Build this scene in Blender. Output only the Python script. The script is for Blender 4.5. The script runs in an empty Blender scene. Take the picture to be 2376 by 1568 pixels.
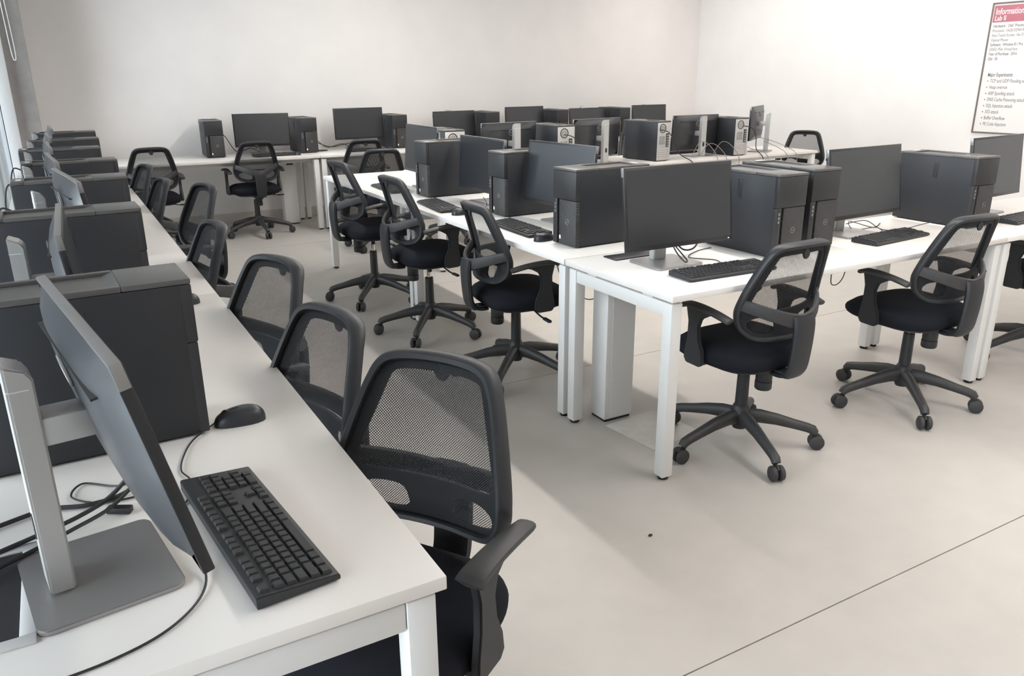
import bpy, bmesh, math, random
from mathutils import Vector, Matrix
random.seed(7)
SC = bpy.context.scene
COL = SC.collection
R = math.radians
PI = math.pi

# ------------------------------------------------------------------ camera
YAW, PITCH, ROLL, CAMH, FPX = R(29.418), R(18.462), R(-0.431), 1.5018, 1824.33
cam = bpy.data.cameras.new('camera')
cam.sensor_width = 36.0
cam.lens = FPX / 2376 * 36.0
cam.clip_start = 0.02
camo = bpy.data.objects.new('camera', cam)
COL.objects.link(camo)
_f = Vector((math.sin(YAW) * math.cos(PITCH), math.cos(YAW) * math.cos(PITCH), -math.sin(PITCH)))
_r = Vector((math.cos(YAW), -math.sin(YAW), 0))
_u = _r.cross(_f)
_r2 = math.cos(ROLL) * _r + math.sin(ROLL) * _u
_u2 = -math.sin(ROLL) * _r + math.cos(ROLL) * _u
_m = Matrix((( _r2.x, _u2.x, -_f.x, 0), (_r2.y, _u2.y, -_f.y, 0), (_r2.z, _u2.z, -_f.z, CAMH), (0, 0, 0, 1)))
camo.matrix_world = _m
SC.camera = camo

# ------------------------------------------------------------------ world, lights, exposure
wd = bpy.data.worlds.new('world')
SC.world = wd
wd.use_nodes = True
bg = wd.node_tree.nodes['Background']
bg.inputs[0].default_value = (0.90, 0.95, 1.0, 1)
bg.inputs[1].default_value = 9.0
SC.view_settings.view_transform = 'Standard'
SC.view_settings.look = 'None'
SC.view_settings.gamma = 1
SC.view_settings.use_curve_mapping = False
SC.view_settings.exposure = 0.0
SC.cycles.max_bounces = 8
SC.cycles.diffuse_bounces = 5
SC.cycles.transparent_max_bounces = 16
SC.cycles.caustics_reflective = False
SC.cycles.caustics_refractive = False
SC.cycles.sample_clamp_indirect = 4

ROOM_X0, ROOM_X1, ROOM_Y0, ROOM_Y1, ROOM_H = -0.36, 8.05, -2.6, 8.9, 3.0
LAMP_X = (3.02, 7.0)
LAMP_POWER = (152, 70)
LAMP_Y = ((-1.1, 7.7), (-1.1, 8.3))
for lx, pw, (la, lb) in zip(LAMP_X, LAMP_POWER, LAMP_Y):
    L = bpy.data.lights.new('tube_light', 'AREA')
    L.shape = 'RECTANGLE'
    L.size = 0.09
    L.size_y = lb - la
    L.energy = pw
    L.color = (1.0, 0.96, 0.915)
    lo = bpy.data.objects.new('tube_light', L)
    lo.location = (lx, (la + lb) / 2, 2.865)
    COL.objects.link(lo)

# ------------------------------------------------------------------ materials
def mat(name, col, rough=0.5, metal=0.0, spec=0.5, noise=0.0, nscale=40, bump=0.0, bscale=300, emit=None, estr=1.0):
    m = bpy.data.materials.new(name)
    m.use_nodes = True
    nt = m.node_tree
    b = nt.nodes['Principled BSDF']
    b.inputs['Base Color'].default_value = (*col, 1)
    b.inputs['Roughness'].default_value = rough
    b.inputs['Metallic'].default_value = metal
    b.inputs['Specular IOR Level'].default_value = spec
    if emit:
        b.inputs['Emission Color'].default_value = (*emit, 1)
        b.inputs['Emission Strength'].default_value = estr
    if noise or bump:
        tc = nt.nodes.new('ShaderNodeTexCoord')
    if noise:
        n = nt.nodes.new('ShaderNodeTexNoise')
        n.inputs['Scale'].default_value = nscale
        n.inputs['Detail'].default_value = 5
        nt.links.new(tc.outputs['Object'], n.inputs['Vector'])
        r = nt.nodes.new('ShaderNodeValToRGB')
        r.color_ramp.elements[0].position = 0.3
        r.color_ramp.elements[1].position = 0.7
        r.color_ramp.elements[0].color = (*[max(0, c * (1 - noise)) for c in col], 1)
        r.color_ramp.elements[1].color = (*[min(1, c * (1 + noise)) for c in col], 1)
        nt.links.new(n.outputs['Fac'], r.inputs['Fac'])
        nt.links.new(r.outputs['Color'], b.inputs['Base Color'])
    if bump:
        n2 = nt.nodes.new('ShaderNodeTexNoise')
        n2.inputs['Scale'].default_value = bscale
        nt.links.new(tc.outputs['Object'], n2.inputs['Vector'])
        bp = nt.nodes.new('ShaderNodeBump')
        bp.inputs['Strength'].default_value = bump
        bp.inputs['Distance'].default_value = 0.002
        nt.links.new(n2.outputs['Fac'], bp.inputs['Height'])
        nt.links.new(bp.outputs['Normal'], b.inputs['Normal'])
    return m

M = {}
M['wall'] = mat('white_wall_paint', (0.84, 0.81, 0.79), 0.75, noise=0.02, nscale=3, bump=0.08, bscale=90)
M['column'] = mat('shade_grey_plaster', (0.34, 0.32, 0.31), 0.85, noise=0.08, nscale=12)  # the pilaster's backlit shade is put into this darker grey
M['ceiling'] = mat('ceiling_paint', (0.87, 0.86, 0.84), 0.9)
M['skirt'] = mat('skirting_stone', (0.52, 0.48, 0.44), 0.5, noise=0.05, nscale=8)
M['floor'] = mat('cream_floor', (0.485, 0.45, 0.412), 0.42, noise=0.035, nscale=7, bump=0.03, bscale=60)
M['joint'] = mat('joint_filler', (0.40, 0.36, 0.32), 0.9)
M['lid'] = mat('floor_lid', (0.62, 0.575, 0.52), 0.4, noise=0.06, nscale=20)
M['desk'] = mat('white_laminate', (0.80, 0.765, 0.73), 0.38, noise=0.01, nscale=5)
M['leg'] = mat('white_powder_coat', (0.74, 0.73, 0.715), 0.42)
M['dark'] = mat('dark_plastic', (0.012, 0.012, 0.013), 0.6)
M['tray'] = mat('dark_tray', (0.02, 0.021, 0.024), 0.45)
M['case'] = mat('black_painted_steel', (0.0145, 0.016, 0.020), 0.5, spec=0.5, bump=0.08, bscale=900)
M['casetop'] = mat('sheen_toned_top_plastic', (0.085, 0.08, 0.078), 0.36, spec=0.6)  # light reflecting off the tower tops is mixed into this paler black
M['bezel'] = mat('black_bezel_plastic', (0.021, 0.021, 0.023), 0.5, spec=0.5, bump=0.05, bscale=700)
M['rear'] = mat('zinc_plate', (0.52, 0.51, 0.50), 0.42, metal=0.55)
M['rear2'] = mat('zinc_plate_dull', (0.30, 0.30, 0.30), 0.5, metal=0.5)
M['screen'] = mat('matt_screen', (0.016, 0.018, 0.022), 0.28, spec=0.8)
M['monframe'] = mat('monitor_black', (0.017, 0.017, 0.019), 0.4)
M['monback'] = mat('monitor_back', (0.03, 0.032, 0.036), 0.33, spec=0.6)
M['monedge'] = mat('monitor_top_edge', (0.30, 0.29, 0.285), 0.35, metal=0.5)
M['silver'] = mat('silver_stand', (0.50, 0.495, 0.485), 0.4, metal=0.45)
M['silverbase'] = mat('silver_base', (0.37, 0.36, 0.355), 0.36, metal=0.65)
M['key'] = mat('key_black', (0.02, 0.02, 0.022), 0.45)
M['kbody'] = mat('keyboard_black', (0.022, 0.023, 0.025), 0.5)
M['mouse'] = mat('mouse_black', (0.02, 0.022, 0.027), 0.38)
M['cable'] = mat('black_cable', (0.018, 0.018, 0.019), 0.5)
M['cablegrey'] = mat('grey_cable', (0.23, 0.22, 0.21), 0.5)
M['chairplastic'] = mat('chair_plastic', (0.0165, 0.0175, 0.0205), 0.48, spec=0.5)
M['chairgrey'] = mat('worn_chair_plastic', (0.034, 0.0335, 0.034), 0.5, noise=0.15, nscale=14)
M['fabric'] = mat('black_seat_fabric', (0.013, 0.0145, 0.019), 0.95, spec=0.15, bump=0.3, bscale=900)
M['backpanel'] = mat('black_back_panel', (0.014, 0.015, 0.018), 0.7, spec=0.3)
M['chrome'] = mat('chrome', (0.66, 0.63, 0.58), 0.22, metal=1.0)
M['rubber'] = mat('caster_rubber', (0.033, 0.032, 0.032), 0.6)
M['white'] = mat('white_plastic', (0.80, 0.80, 0.80), 0.4)
M['frame'] = mat('white_window_frame', (0.80, 0.81, 0.82), 0.4)
M['paper'] = mat('poster_paper', (0.80, 0.765, 0.75), 0.35)
M['red'] = mat('poster_red', (0.46, 0.15, 0.185), 0.35)  # heading red made paler, its overexposed wash put into the colour
M['text'] = mat('poster_text', (0.17, 0.165, 0.165), 0.5)
M['textw'] = mat('poster_text_white', (0.85, 0.80, 0.80), 0.5)
M['pframe'] = mat('poster_frame_brown', (0.17, 0.14, 0.125), 0.45)
M['led'] = mat('led_white', (1, 1, 1), 0.5, emit=(1, 1, 1), estr=4)
M['diffuser'] = mat('lamp_diffuser', (0.9, 0.9, 0.9), 0.5, emit=(1.0, 0.955, 0.90), estr=5)
M['logo'] = mat('logo_silver', (0.32, 0.32, 0.31), 0.4, metal=0.6)

def glass_mat():
    m = bpy.data.materials.new('window_glass')
    m.use_nodes = True
    nt = m.node_tree
    for n in list(nt.nodes):
        if n.type != 'OUTPUT_MATERIAL':
            nt.nodes.remove(n)
    out = [n for n in nt.nodes if n.type == 'OUTPUT_MATERIAL'][0]
    t = nt.nodes.new('ShaderNodeBsdfTransparent')
    t.inputs[0].default_value = (0.93, 0.96, 0.97, 1)
    g = nt.nodes.new('ShaderNodeBsdfGlossy')
    g.inputs['Roughness'].default_value = 0.05
    fr = nt.nodes.new('ShaderNodeFresnel')
    mx = nt.nodes.new('ShaderNodeMixShader')
    nt.links.new(fr.outputs[0], mx.inputs[0])
    nt.links.new(t.outputs[0], mx.inputs[1])
    nt.links.new(g.outputs[0], mx.inputs[2])
    nt.links.new(mx.outputs[0], out.inputs[0])
    return m
M['glass'] = glass_mat()

def net_mat():
    """woven chair netting: round holes on a diagonal grid"""
    m = bpy.data.materials.new('chair_netting')
    m.use_nodes = True
    nt = m.node_tree
    b = nt.nodes['Principled BSDF']
    b.inputs['Base Color'].default_value = (0.016, 0.016, 0.018, 1)
    b.inputs['Roughness'].default_value = 0.7
    out = [n for n in nt.nodes if n.type == 'OUTPUT_MATERIAL'][0]
    uv = nt.nodes.new('ShaderNodeUVMap')
    mp = nt.nodes.new('ShaderNodeMapping')
    mp.inputs['Rotation'].default_value = (0, 0, R(45))
    s = 1 / 0.0044
    mp.inputs['Scale'].default_value = (s, s, s)
    fr = nt.nodes.new('ShaderNodeVectorMath'); fr.operation = 'FRACTION'
    sb = nt.nodes.new('ShaderNodeVectorMath'); sb.operation = 'SUBTRACT'
    sb.inputs[1].default_value = (0.5, 0.5, 0)
    mu = nt.nodes.new('ShaderNodeVectorMath'); mu.operation = 'MULTIPLY'
    mu.inputs[1].default_value = (1, 1, 0)
    ln = nt.nodes.new('ShaderNodeVectorMath'); ln.operation = 'LENGTH'
    lt = nt.nodes.new('ShaderNodeMath'); lt.operation = 'LESS_THAN'
    lt.inputs[1].default_value = 0.37
    tr = nt.nodes.new('ShaderNodeBsdfTransparent')
    mx = nt.nodes.new('ShaderNodeMixShader')
    nt.links.new(uv.outputs[0], mp.inputs[0])
    nt.links.new(mp.outputs[0], fr.inputs[0])
    nt.links.new(fr.outputs[0], sb.inputs[0])
    nt.links.new(sb.outputs[0], mu.inputs[0])
    nt.links.new(mu.outputs[0], ln.inputs[0])
    nt.links.new(ln.outputs['Value'], lt.inputs[0])
    nt.links.new(lt.outputs[0], mx.inputs[0])
    nt.links.new(b.outputs[0], mx.inputs[1])
    nt.links.new(tr.outputs[0], mx.inputs[2])
    nt.links.new(mx.outputs[0], out.inputs[0])
    return m
M['net'] = net_mat()

def hatch_mat():
    """diagonally hatched front grille of the towers"""
    m = mat('hatched_grille', (0.03, 0.03, 0.032), 0.45)
    nt = m.node_tree
    b = nt.nodes['Principled BSDF']
    tc = nt.nodes.new('ShaderNodeTexCoord')
    mp = nt.nodes.new('ShaderNodeMapping')
    mp.inputs['Rotation'].default_value = (0, R(38), 0)
    w = nt.nodes.new('ShaderNodeTexWave')
    w.bands_direction = 'Z'
    w.inputs['Scale'].default_value = 42
    nt.links.new(tc.outputs['Object'], mp.inputs[0])
    nt.links.new(mp.outputs[0], w.inputs['Vector'])
    r = nt.nodes.new('ShaderNodeValToRGB')
    r.color_ramp.elements[0].color = (0.012, 0.012, 0.013, 1)
    r.color_ramp.elements[1].color = (0.05, 0.048, 0.046, 1)
    nt.links.new(w.outputs['Fac'], r.inputs['Fac'])
    nt.links.new(r.outputs['Color'], b.inputs['Base Color'])
    bp = nt.nodes.new('ShaderNodeBump')
    bp.inputs['Strength'].default_value = 0.5
    bp.inputs['Distance'].default_value = 0.002
    nt.links.new(w.outputs['Fac'], bp.inputs['Height'])
    nt.links.new(bp.outputs['Normal'], b.inputs['Normal'])
    return m
M['hatch'] = hatch_mat()

# ------------------------------------------------------------------ mesh helpers
class MB:
    def __init__(s):
        s.bm = bmesh.new()
    def box(s, x0, x1, y0, y1, z0, z1, bev=0.0, seg=2, mtx=None):
        b = bmesh.new()
        bmesh.ops.create_cube(b, size=1)
        for v in b.verts:
            v.co = Vector((x0 + (v.co.x + .5) * (x1 - x0), y0 + (v.co.y + .5) * (y1 - y0), z0 + (v.co.z + .5) * (z1 - z0)))
        if bev:
            bmesh.ops.bevel(b, geom=list(b.edges), offset=bev, segments=seg, affect='EDGES', profile=0.5)
        return s.merge(b, mtx)
    def merge(s, b, mtx=None):
        if mtx:
            b.transform(mtx)
        me = bpy.data.meshes.new('tmp')
        b.to_mesh(me)
        b.free()
        s.bm.from_mesh(me)
        bpy.data.meshes.remove(me)
        return s
    def cyl(s, p0, p1, r0, r1=None, n=16, cap=True):
        r1 = r0 if r1 is None else r1
        return s.tube([p0, p1], [r0, r1], n, cap)
    def tube(s, path, r, n=10, cap=True, closed=False, up=None, flat=None):
        """sweep an ellipse; r scalar or list; flat = list/scalar of (a,b) radii pairs along normal/binormal"""
        P = [Vector(p) for p in path]
        k = len(P)
        rr = r if isinstance(r, (list, tuple)) else [r] * k
        ref = Vector(up) if up else None
        rings = []
        prev = None
        for i in range(k):
            if closed:
                t = (P[(i + 1) % k] - P[i - 1])
            else:
                t = P[min(i + 1, k - 1)] - P[max(i - 1, 0)]
            t.normalize()
            if ref is not None:
                a = ref - t * ref.dot(t)
            elif prev is not None:
                a = prev - t * prev.dot(t)
            else:
                q = Vector((0, 0, 1)) if abs(t.z) < .9 else Vector((1, 0, 0))
                a = q - t * q.dot(t)
            a.normalize()
            prev = a
            b = t.cross(a)
            q = rr[i]
            ra, rb = q if isinstance(q, (list, tuple)) else (q, q)
            ring = []
            for j in range(n):
                w = 2 * PI * j / n
                ca, sa = math.cos(w), math.sin(w)
                if flat:   # superellipse cross-section
                    e = 2.0 / flat
                    ca = math.copysign(abs(ca) ** e, ca); sa = math.copysign(abs(sa) ** e, sa)
                ring.append(s.bm.verts.new(P[i] + a * ra * ca + b * rb * sa))
            rings.append(ring)
        m = k if closed else k - 1
        for i in range(m):
            A, B_ = rings[i], rings[(i + 1) % k]
            for j in range(n):
                s.bm.faces.new((A[j], A[(j + 1) % n], B_[(j + 1) % n], B_[j]))
        if cap and not closed:
            s.bm.faces.new(list(reversed(rings[0])))
            s.bm.faces.new(rings[-1])
        return s
    def lathe(s, prof, n=20, c=(0, 0), mtx=None):
        b = bmesh.new()
        rings = []
        for (r, z) in prof:
            if r < 1e-6:
                rings.append([b.verts.new((c[0], c[1], z))])
            else:
                rings.append([b.verts.new((c[0] + r * math.cos(2 * PI * j / n), c[1] + r * math.sin(2 * PI * j / n), z)) for j in range(n)])
        for A, B_ in zip(rings, rings[1:]):
            for j in range(n):
                j2 = (j + 1) % n
                if len(A) == 1:
                    b.faces.new((A[0], B_[j2], B_[j]))
                elif len(B_) == 1:
                    b.faces.new((A[j], A[j2], B_[0]))
                else:
                    b.faces.new((A[j], A[j2], B_[j2], B_[j]))
        bmesh.ops.recalc_face_normals(b, faces=b.faces)
        return s.merge(b, mtx)
    def prism(s, poly, d0, d1, axis='x', bev=0.0, mtx=None):
        """extrude a 2-D polygon between d0..d1 along axis; poly in the other two axes (y,z)/(x,z)/(x,y)"""
        b = bmesh.new()
        def pt(p, d):
            return {'x': (d, p[0], p[1]), 'y': (p[0], d, p[1]), 'z': (p[0], p[1], d)}[axis]
        A = [b.verts.new(pt(p, d0)) for p in poly]
        B_ = [b.verts.new(pt(p, d1)) for p in poly]
        n = len(poly)
        b.faces.new(A)
        b.faces.new(list(reversed(B_)))
        for i in range(n):
            b.faces.new((A[i], A[(i + 1) % n], B_[(i + 1) % n], B_[i]))
        bmesh.ops.recalc_face_normals(b, faces=b.faces)
        if bev:
            es = [e for e in b.edges if len(e.link_faces) == 2 and e.calc_face_angle(0) > 0.6]
            bmesh.ops.bevel(b, geom=es, offset=bev, segments=2, affect='EDGES')
        return s.merge(b, mtx)
    def mesh(s, name, smooth=True, ang=38):
        me = bpy.data.meshes.new(name)
        s.bm.normal_update()
        s.bm.to_mesh(me)
        s.bm.free()
        if smooth:
            me.shade_smooth()
            me.set_sharp_from_angle(angle=R(ang))
        return me
    def build(s, name, material, parent=None, smooth=True, ang=38):
        me = s.mesh(name, smooth, ang)
        me.materials.append(M[material] if isinstance(material, str) else material)
        return put(name, me, parent)

def put(name, me, parent=None):
    o = bpy.data.objects.new(name, me)
    COL.objects.link(o)
    if parent is not None:
        o.parent = parent
    return o

def tag(o, label=None, cat=None, group=None, kind=None):
    if label: o['label'] = label
    if cat: o['category'] = cat
    if group: o['group'] = group
    if kind: o['kind'] = kind
    return o

def thing(name, label, cat, loc=(0, 0, 0), rz=0.0, group=None):
    o = bpy.data.objects.new(name, None)
    o.empty_display_size = 0.1
    COL.objects.link(o)
    o.location = loc
    o.rotation_euler = (0, 0, rz)
    return tag(o, label, cat, group)

def copy_tree(o, parent=None):
    c = o.copy()
    COL.objects.link(c)
    if parent is not None:
        c.parent = parent
    for ch in list(o.children):
        copy_tree(ch, c)
    return c

def box(name, mtl, x0, x1, y0, y1, z0, z1, parent=None, bev=0.0):
    return MB().box(x0, x1, y0, y1, z0, z1, bev).build(name, mtl, parent)

def smoothpath(pts, n=8):
    """Catmull-Rom through points"""
    P = [Vector(p) for p in pts]
    out = []
    for i in range(len(P) - 1):
        p0 = P[max(i - 1, 0)]; p1 = P[i]; p2 = P[i + 1]; p3 = P[min(i + 2, len(P) - 1)]
        for k in range(n):
            t = k / n
            out.append(0.5 * ((2 * p1) + (-p0 + p2) * t + (2 * p0 - 5 * p1 + 4 * p2 - p3) * t * t + (-p0 + 3 * p1 - 3 * p2 + p3) * t ** 3))
    out.append(P[-1])
    return out

# ------------------------------------------------------------------ room shell
X0, X1, Y0, Y1, H = ROOM_X0, ROOM_X1, ROOM_Y0, ROOM_Y1, ROOM_H
fl = tag(box('floor', 'joint', X0 - .1, X1 + .1, Y0 - .1, Y1 + .1, -0.12, -0.006), 'cream seamless floor divided by thin straight joints', None, None, 'structure')
js = [Y0 - .1, -0.805, 1.245, 3.29, 5.34, 7.39, Y1 + .1]
for a, b in zip(js, js[1:]):
    MB().box(X0 - .1, X1 + .1, a + .0022, b - .0022, -0.006, 0.0).build('floor_slab', 'floor', fl)
tag(box('ceiling', 'ceiling', X0 - .1, X1 + .1, Y0 - .1, Y1 + .1, H, H + .1), None, None, None, 'structure')
tag(box('wall_back', 'wall', X0 - .1, X1 + .1, Y1, Y1 + .15, 0, H), None, None, None, 'structure')
tag(box('wall_right', 'wall', X1, X1 + .15, Y0, Y1, 0, H), None, None, None, 'structure')
tag(box('wall_front', 'wall', X0 - .1, X1 + .1, Y0 - .15, Y0, 0, H), None, None, None, 'structure')
# window wall: sill, lintel and piers
wl = MB()
WZ0, WZ1 = .30, 2.80
wl.box(X0 - .12, X0, Y0, Y1, 0, WZ0)
wl.box(X0 - .12, X0, Y0, Y1, WZ1, H)
wl.box(X0 - .12, X0, Y0, -1.6, WZ0, WZ1)
wl.box(X0 - .12, X0, 8.62, Y1, WZ0, WZ1)
tag(wl.build('wall_left', 'wall', None, False), None, None, None, 'structure')
tag(box('baseboard_back', 'skirt', X0, X1, Y1 - .012, Y1, 0, .11, bev=.002), None, None, None, 'structure')
tag(box('baseboard_right', 'skirt', X1 - .012, X1, Y0, Y1 - .02, 0, .11, bev=.002), None, None, None, 'structure')
tag(box('trim_1', 'column', X0, -0.085, 8.55, Y1, 0, H), 'plaster pilaster toned grey for its backlit shade, in the corner beside the window', None, None, 'structure')
tag(box('trim_2', 'frame', X0, X0 + .10, 8.50, 8.55, .0, H, bev=.003), 'white vertical window casing against the shade-toned pilaster', None, None, 'structure')
# windows: five tall units, each with frame, transom and two panes
ys = [-1.6, 0.44, 2.48, 4.52, 6.56, 8.62]
for i, (a, b) in enumerate(zip(ys, ys[1:])):
    w = tag(thing('window_%d' % (i + 1), None, None, (X0 - .045, (a + b) / 2, WZ0)), None, None, None, 'structure')
    hw = (b - a) / 2
    hz = WZ1 - WZ0
    f = MB()
    f.box(-.035, .035, -hw, -hw + .05, 0, hz, .004)
    f.box(-.035, .035, hw - .05, hw, 0, hz, .004)
    f.box(-.035, .035, -hw + .05, hw - .05, 0, .05, .004)
    f.box(-.035, .035, -hw + .05, hw - .05, hz - .05, hz, .004)
    f.box(-.025, .025, -.025, .025, .05, hz - .05, .004)
    f.build('window_frame', 'frame', w)
    for s in (-1, 1):
        y0, y1 = (-hw + .05, -.025) if s < 0 else (.025, hw - .05)
        MB().box(-.003, .003, y0, y1, .05, hz - .05).build('pane', 'glass', w)
    MB().box(.045, .075, -hw, hw, -.03, 0, .003).build('window_sill', 'frame', w)
# thin plaited blind cord hanging in a loop before the pilaster
pth = smoothpath([(-.215, 8.47, 2.95), (-.212, 8.47, 2.3), (-.20, 8.47, 1.75), (-.185, 8.47, 1.66), (-.17, 8.47, 1.75), (-.185, 8.47, 2.3), (-.20, 8.47, 2.95)], 8)
o = MB().tube(pth, .0035, 6).build('blind_cord', 'white')
tag(o, 'thin white blind cord hanging in a loop before the shade-toned pilaster', 'blind cord')

# ceiling lamps
for li, lx in enumerate(LAMP_X):
    for k in range(4):
        y = LAMP_Y[li][0] + 1.15 + k * (LAMP_Y[li][1] - LAMP_Y[li][0] - 2.3) / 3
        t = thing('ceiling_light', 'long white tube light fitting on the ceiling', 'ceiling light', (lx, y, 2.87), 0, 'ceiling tube lights')
        MB().box(-.06, .06, -1.08, 1.08, .03, .13, .006).build('housing', 'leg', t)
        MB().box(-.045, .045, -1.06, 1.06, .002, .03, .008).build('diffuser', 'diffuser', t)

# ------------------------------------------------------------------ desks
DZ = 0.75
def desk(label, x0, x1, y0, y1, along='x', group=None):
    """desk top spanning the rectangle; goal-post leg frames at both ends of the long axis"""
    cx, cy = (x0 + x1) / 2, (y0 + y1) / 2
    if along == 'x':
        Lx, Wy, rz = x1 - x0, y1 - y0, 0
    else:
        Lx, Wy, rz = y1 - y0, x1 - x0, PI / 2
    t = thing('desk', label, 'desk', (cx, cy, 0), rz, group)
    a, b = Lx / 2 - .0015, Wy / 2
    MB().box(-a, a, -b, b, DZ - .025, DZ, .0022).build('desk_top', 'desk', t)
    for sx in (-1, 1):
        xo = sx * (a - .012)
        xi = sx * (a - .062)
        xa, xb = min(xo, xi), max(xo, xi)
        for sy in (-1, 1):
            ya, yb = sorted((sy * (b - .015), sy * (b - .065)))
            lg = MB().box(xa, xb, ya, yb, .014, DZ - .036, .003).build('leg', 'leg', t)
            mx, my = (xa + xb) / 2, (ya + yb) / 2
            MB().lathe([(0, 0), (.02, 0), (.022, .006), (.012, .014), (0, .014)], 14, (mx, my)).build('foot', 'dark', lg)
        MB().box(xa + .003, xb - .003, -b + .066, b - .066, DZ - .090, DZ - .038, .003).build('end_rail', 'leg', t)
        for sy in (-1, 1):
            MB().box(xa + .01, xb - .01, sy * b * .52 - .03, sy * b * .52 + .03, DZ - .0385, DZ - .025).build('spacer', 'leg', t)
    for sy in (-1, 1):
        yy = sy * (b - .16)
        MB().box(-a + .064, a - .064, yy - .02, yy + .02, DZ - .068, DZ - .035, .002).build('long_rail', 'leg', t)
    return t

XE0, XE1 = -0.31, 0.43
ey = [0.977, 2.978, 4.978, 6.60, 7.97]
for i, (a, b) in enumerate(zip(ey, ey[1:])):
    desk(['white desk nearest the camera, carrying the closest keyboard and mouse', 'white window-side desk, second from the camera', 'white window-side desk, third from the camera', 'white window-side desk, farthest from the camera, in the corner'][i], XE0, XE1, a, b, 'y', 'window-side row of white desks')
XA0, XA1 = 1.825, 2.525
desk('white desk with three mesh chairs along its left side, nearer half', XA0, XA1, 2.775, 4.54, 'y', 'left arm of the white desk island')
desk('white desk of the island whose bare far corner faces the back row', XA0, XA1, 4.54, 6.30, 'y', 'left arm of the white desk island')
YB0, YB1 = 2.07, 2.768
desk('white desk at the front corner of the island, below the largest centre monitor', 1.825, 3.90, YB0, YB1, 'x', 'front arm of the white desk island')
desk('white desk continuing the island front at the right picture edge', 3.90, 5.98, YB0, YB1, 'x', 'front arm of the white desk island')
YC0, YC1 = 5.64, 6.34
desk('white desk in the island rear arm, left half behind the tower backs', 2.53, 4.665, YC0, YC1, 'x', 'rear arm of the white desk island')
desk('white desk in the island rear arm, ending by the lone chair at right', 4.665, 6.80, YC0, YC1, 'x', 'rear arm of the white desk island')
YD0, YD1 = 8.0, 8.80
dx = [-0.27, 2.31, 4.39, 6.47, 7.9]
for i, (a, b) in enumerate(zip(dx, dx[1:])):
    desk(['white desk along the back wall, leftmost, with a chair tucked in', 'white desk along the back wall, second from the left', 'white desk along the back wall, third from the left', 'white desk along the back wall, at the right end'][i], a, b, YD0, YD1, 'x', 'back wall row of white desks')

def riser(label, x, y, rz=0):
    t = thing('cable_riser', label, 'cable riser', (x, y, 0), rz, 'white cable risers under the desks')
    MB().box(-.075, .075, -.055, .055, .012, .625, .003).build('box', 'leg', t)
    MB().box(-.045, .075 + .001, -.0565, -.0545, .02, .62).build('cover_strip', 'leg', t)
    MB().box(-.07, .07, -.05, .05, 0, .012).build('foot', 'dark', t)
    MB().box(-.10, .085, -.06, .06, .625, .69, .004).build('bracket', 'leg', t)
    MB().box(-.02, .05, -.0605, -.0595, .625, .64).build('slot', 'dark', t)
    return t
riser('white square cable riser under the front corner desk of the island', 2.045, 2.70)
riser('white square cable riser under the back wall desk beside the leg pair', 2.10, 8.55)

# recessed cable ports in the desk tops
def cable_port(label, x, y, lx, ly):
    t = thing('cable_port', label, 'cable port', (x, y, DZ), 0, 'desk cable ports')
    f = MB()
    w = .022
    f.box(-lx / 2, lx / 2, -ly / 2, -ly / 2 + w, 0, .005, .002)
    f.box(-lx / 2, lx / 2, ly / 2 - w, ly / 2, 0, .005, .002)
    f.box(-lx / 2, -lx / 2 + w, -ly / 2 + w, ly / 2 - w, 0, .005, .002)
    f.box(lx / 2 - w, lx / 2, -ly / 2 + w, ly / 2 - w, 0, .005, .002)
    f.build('rim', 'white', t)
    MB().box(-lx / 2 + w, lx / 2 - w, -ly / 2 + w, ly / 2 - w, 0, .0015).build('opening', 'tray', t)
    return t
cable_port('white rimmed dark cable port in the nearest desk, at the bottom left', -.195, 1.27, .12, .29)
o = box('cable_flap', 'tray', 1.995, 2.27, 2.635, 2.725, DZ, DZ + .006, bev=.002)
tag(o, 'dark cable flap on the desk behind the large centre monitor', 'cable flap')

# floor details
o = MB().box(-.15, .15, -.15, .15, 0, .0025, .001).build('floor_box_lid', 'lid')
o.location = (2.12, 2.48, 0); o.rotation_euler = (0, 0, R(6))
tag(o, 'flush square floor box lid beside the cable riser', 'floor lid')
b_ = bmesh.new(); bmesh.ops.create_icosphere(b_, subdivisions=2, radius=.006)
for v in b_.verts: v.co = Vector((v.co.x * (1.3 + .3 * random.random()), v.co.y, (v.co.z + .006) * .6))
o = MB().merge(b_).build('crumb', 'dark'); o.location = (1.56, 1.81, 0)
tag(o, 'tiny dark crumb lying on the open floor', 'crumb')

# ------------------------------------------------------------------ office chair (faces local +Y)
def back_y(z):
    """depth of the backrest centre line at height z"""
    T = [(.54, -.188), (.60, -.178), (.66, -.180), (.74, -.196), (.82, -.216), (.88, -.232), (.93, -.246)]
    for (a, b), (c, d) in zip(T, T[1:]):
        if z <= c:
            t = max(0, (z - a) / (c - a))
            return b + (d - b) * t
    return T[-1][1]
def back_pt(x, z, off=0.0):
    return Vector((x, back_y(z) + .055 * (x / .207) ** 2 + off, z))
OUT = [(0, .915), (.06, .914), (.110, .909), (.136, .895), (.152, .868), (.166, .83), (.184, .77), (.199, .71), (.207, .66), (.203, .62), (.186, .585), (.155, .561), (.11, .550), (.055, .547), (0, .546)]
def outline(n=5):
    half = smoothpath([(x, 0, z) for x, z in OUT], n)
    half = [(p.x, p.z) for p in half]
    full = half + [(-x, z) for x, z in reversed(half[1:-1])]
    return full
def half_w(z):
    pts = [(p.x, p.z) for p in smoothpath([(x, 0, z) for x, z in OUT], 6)]
    best = 0
    for (xa, za), (xb, zb) in zip(pts, pts[1:]):
        if (za - z) * (zb - z) <= 0 and za != zb:
            best = max(best, xa + (xb - xa) * (z - za) / (zb - za))
    return best

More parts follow.
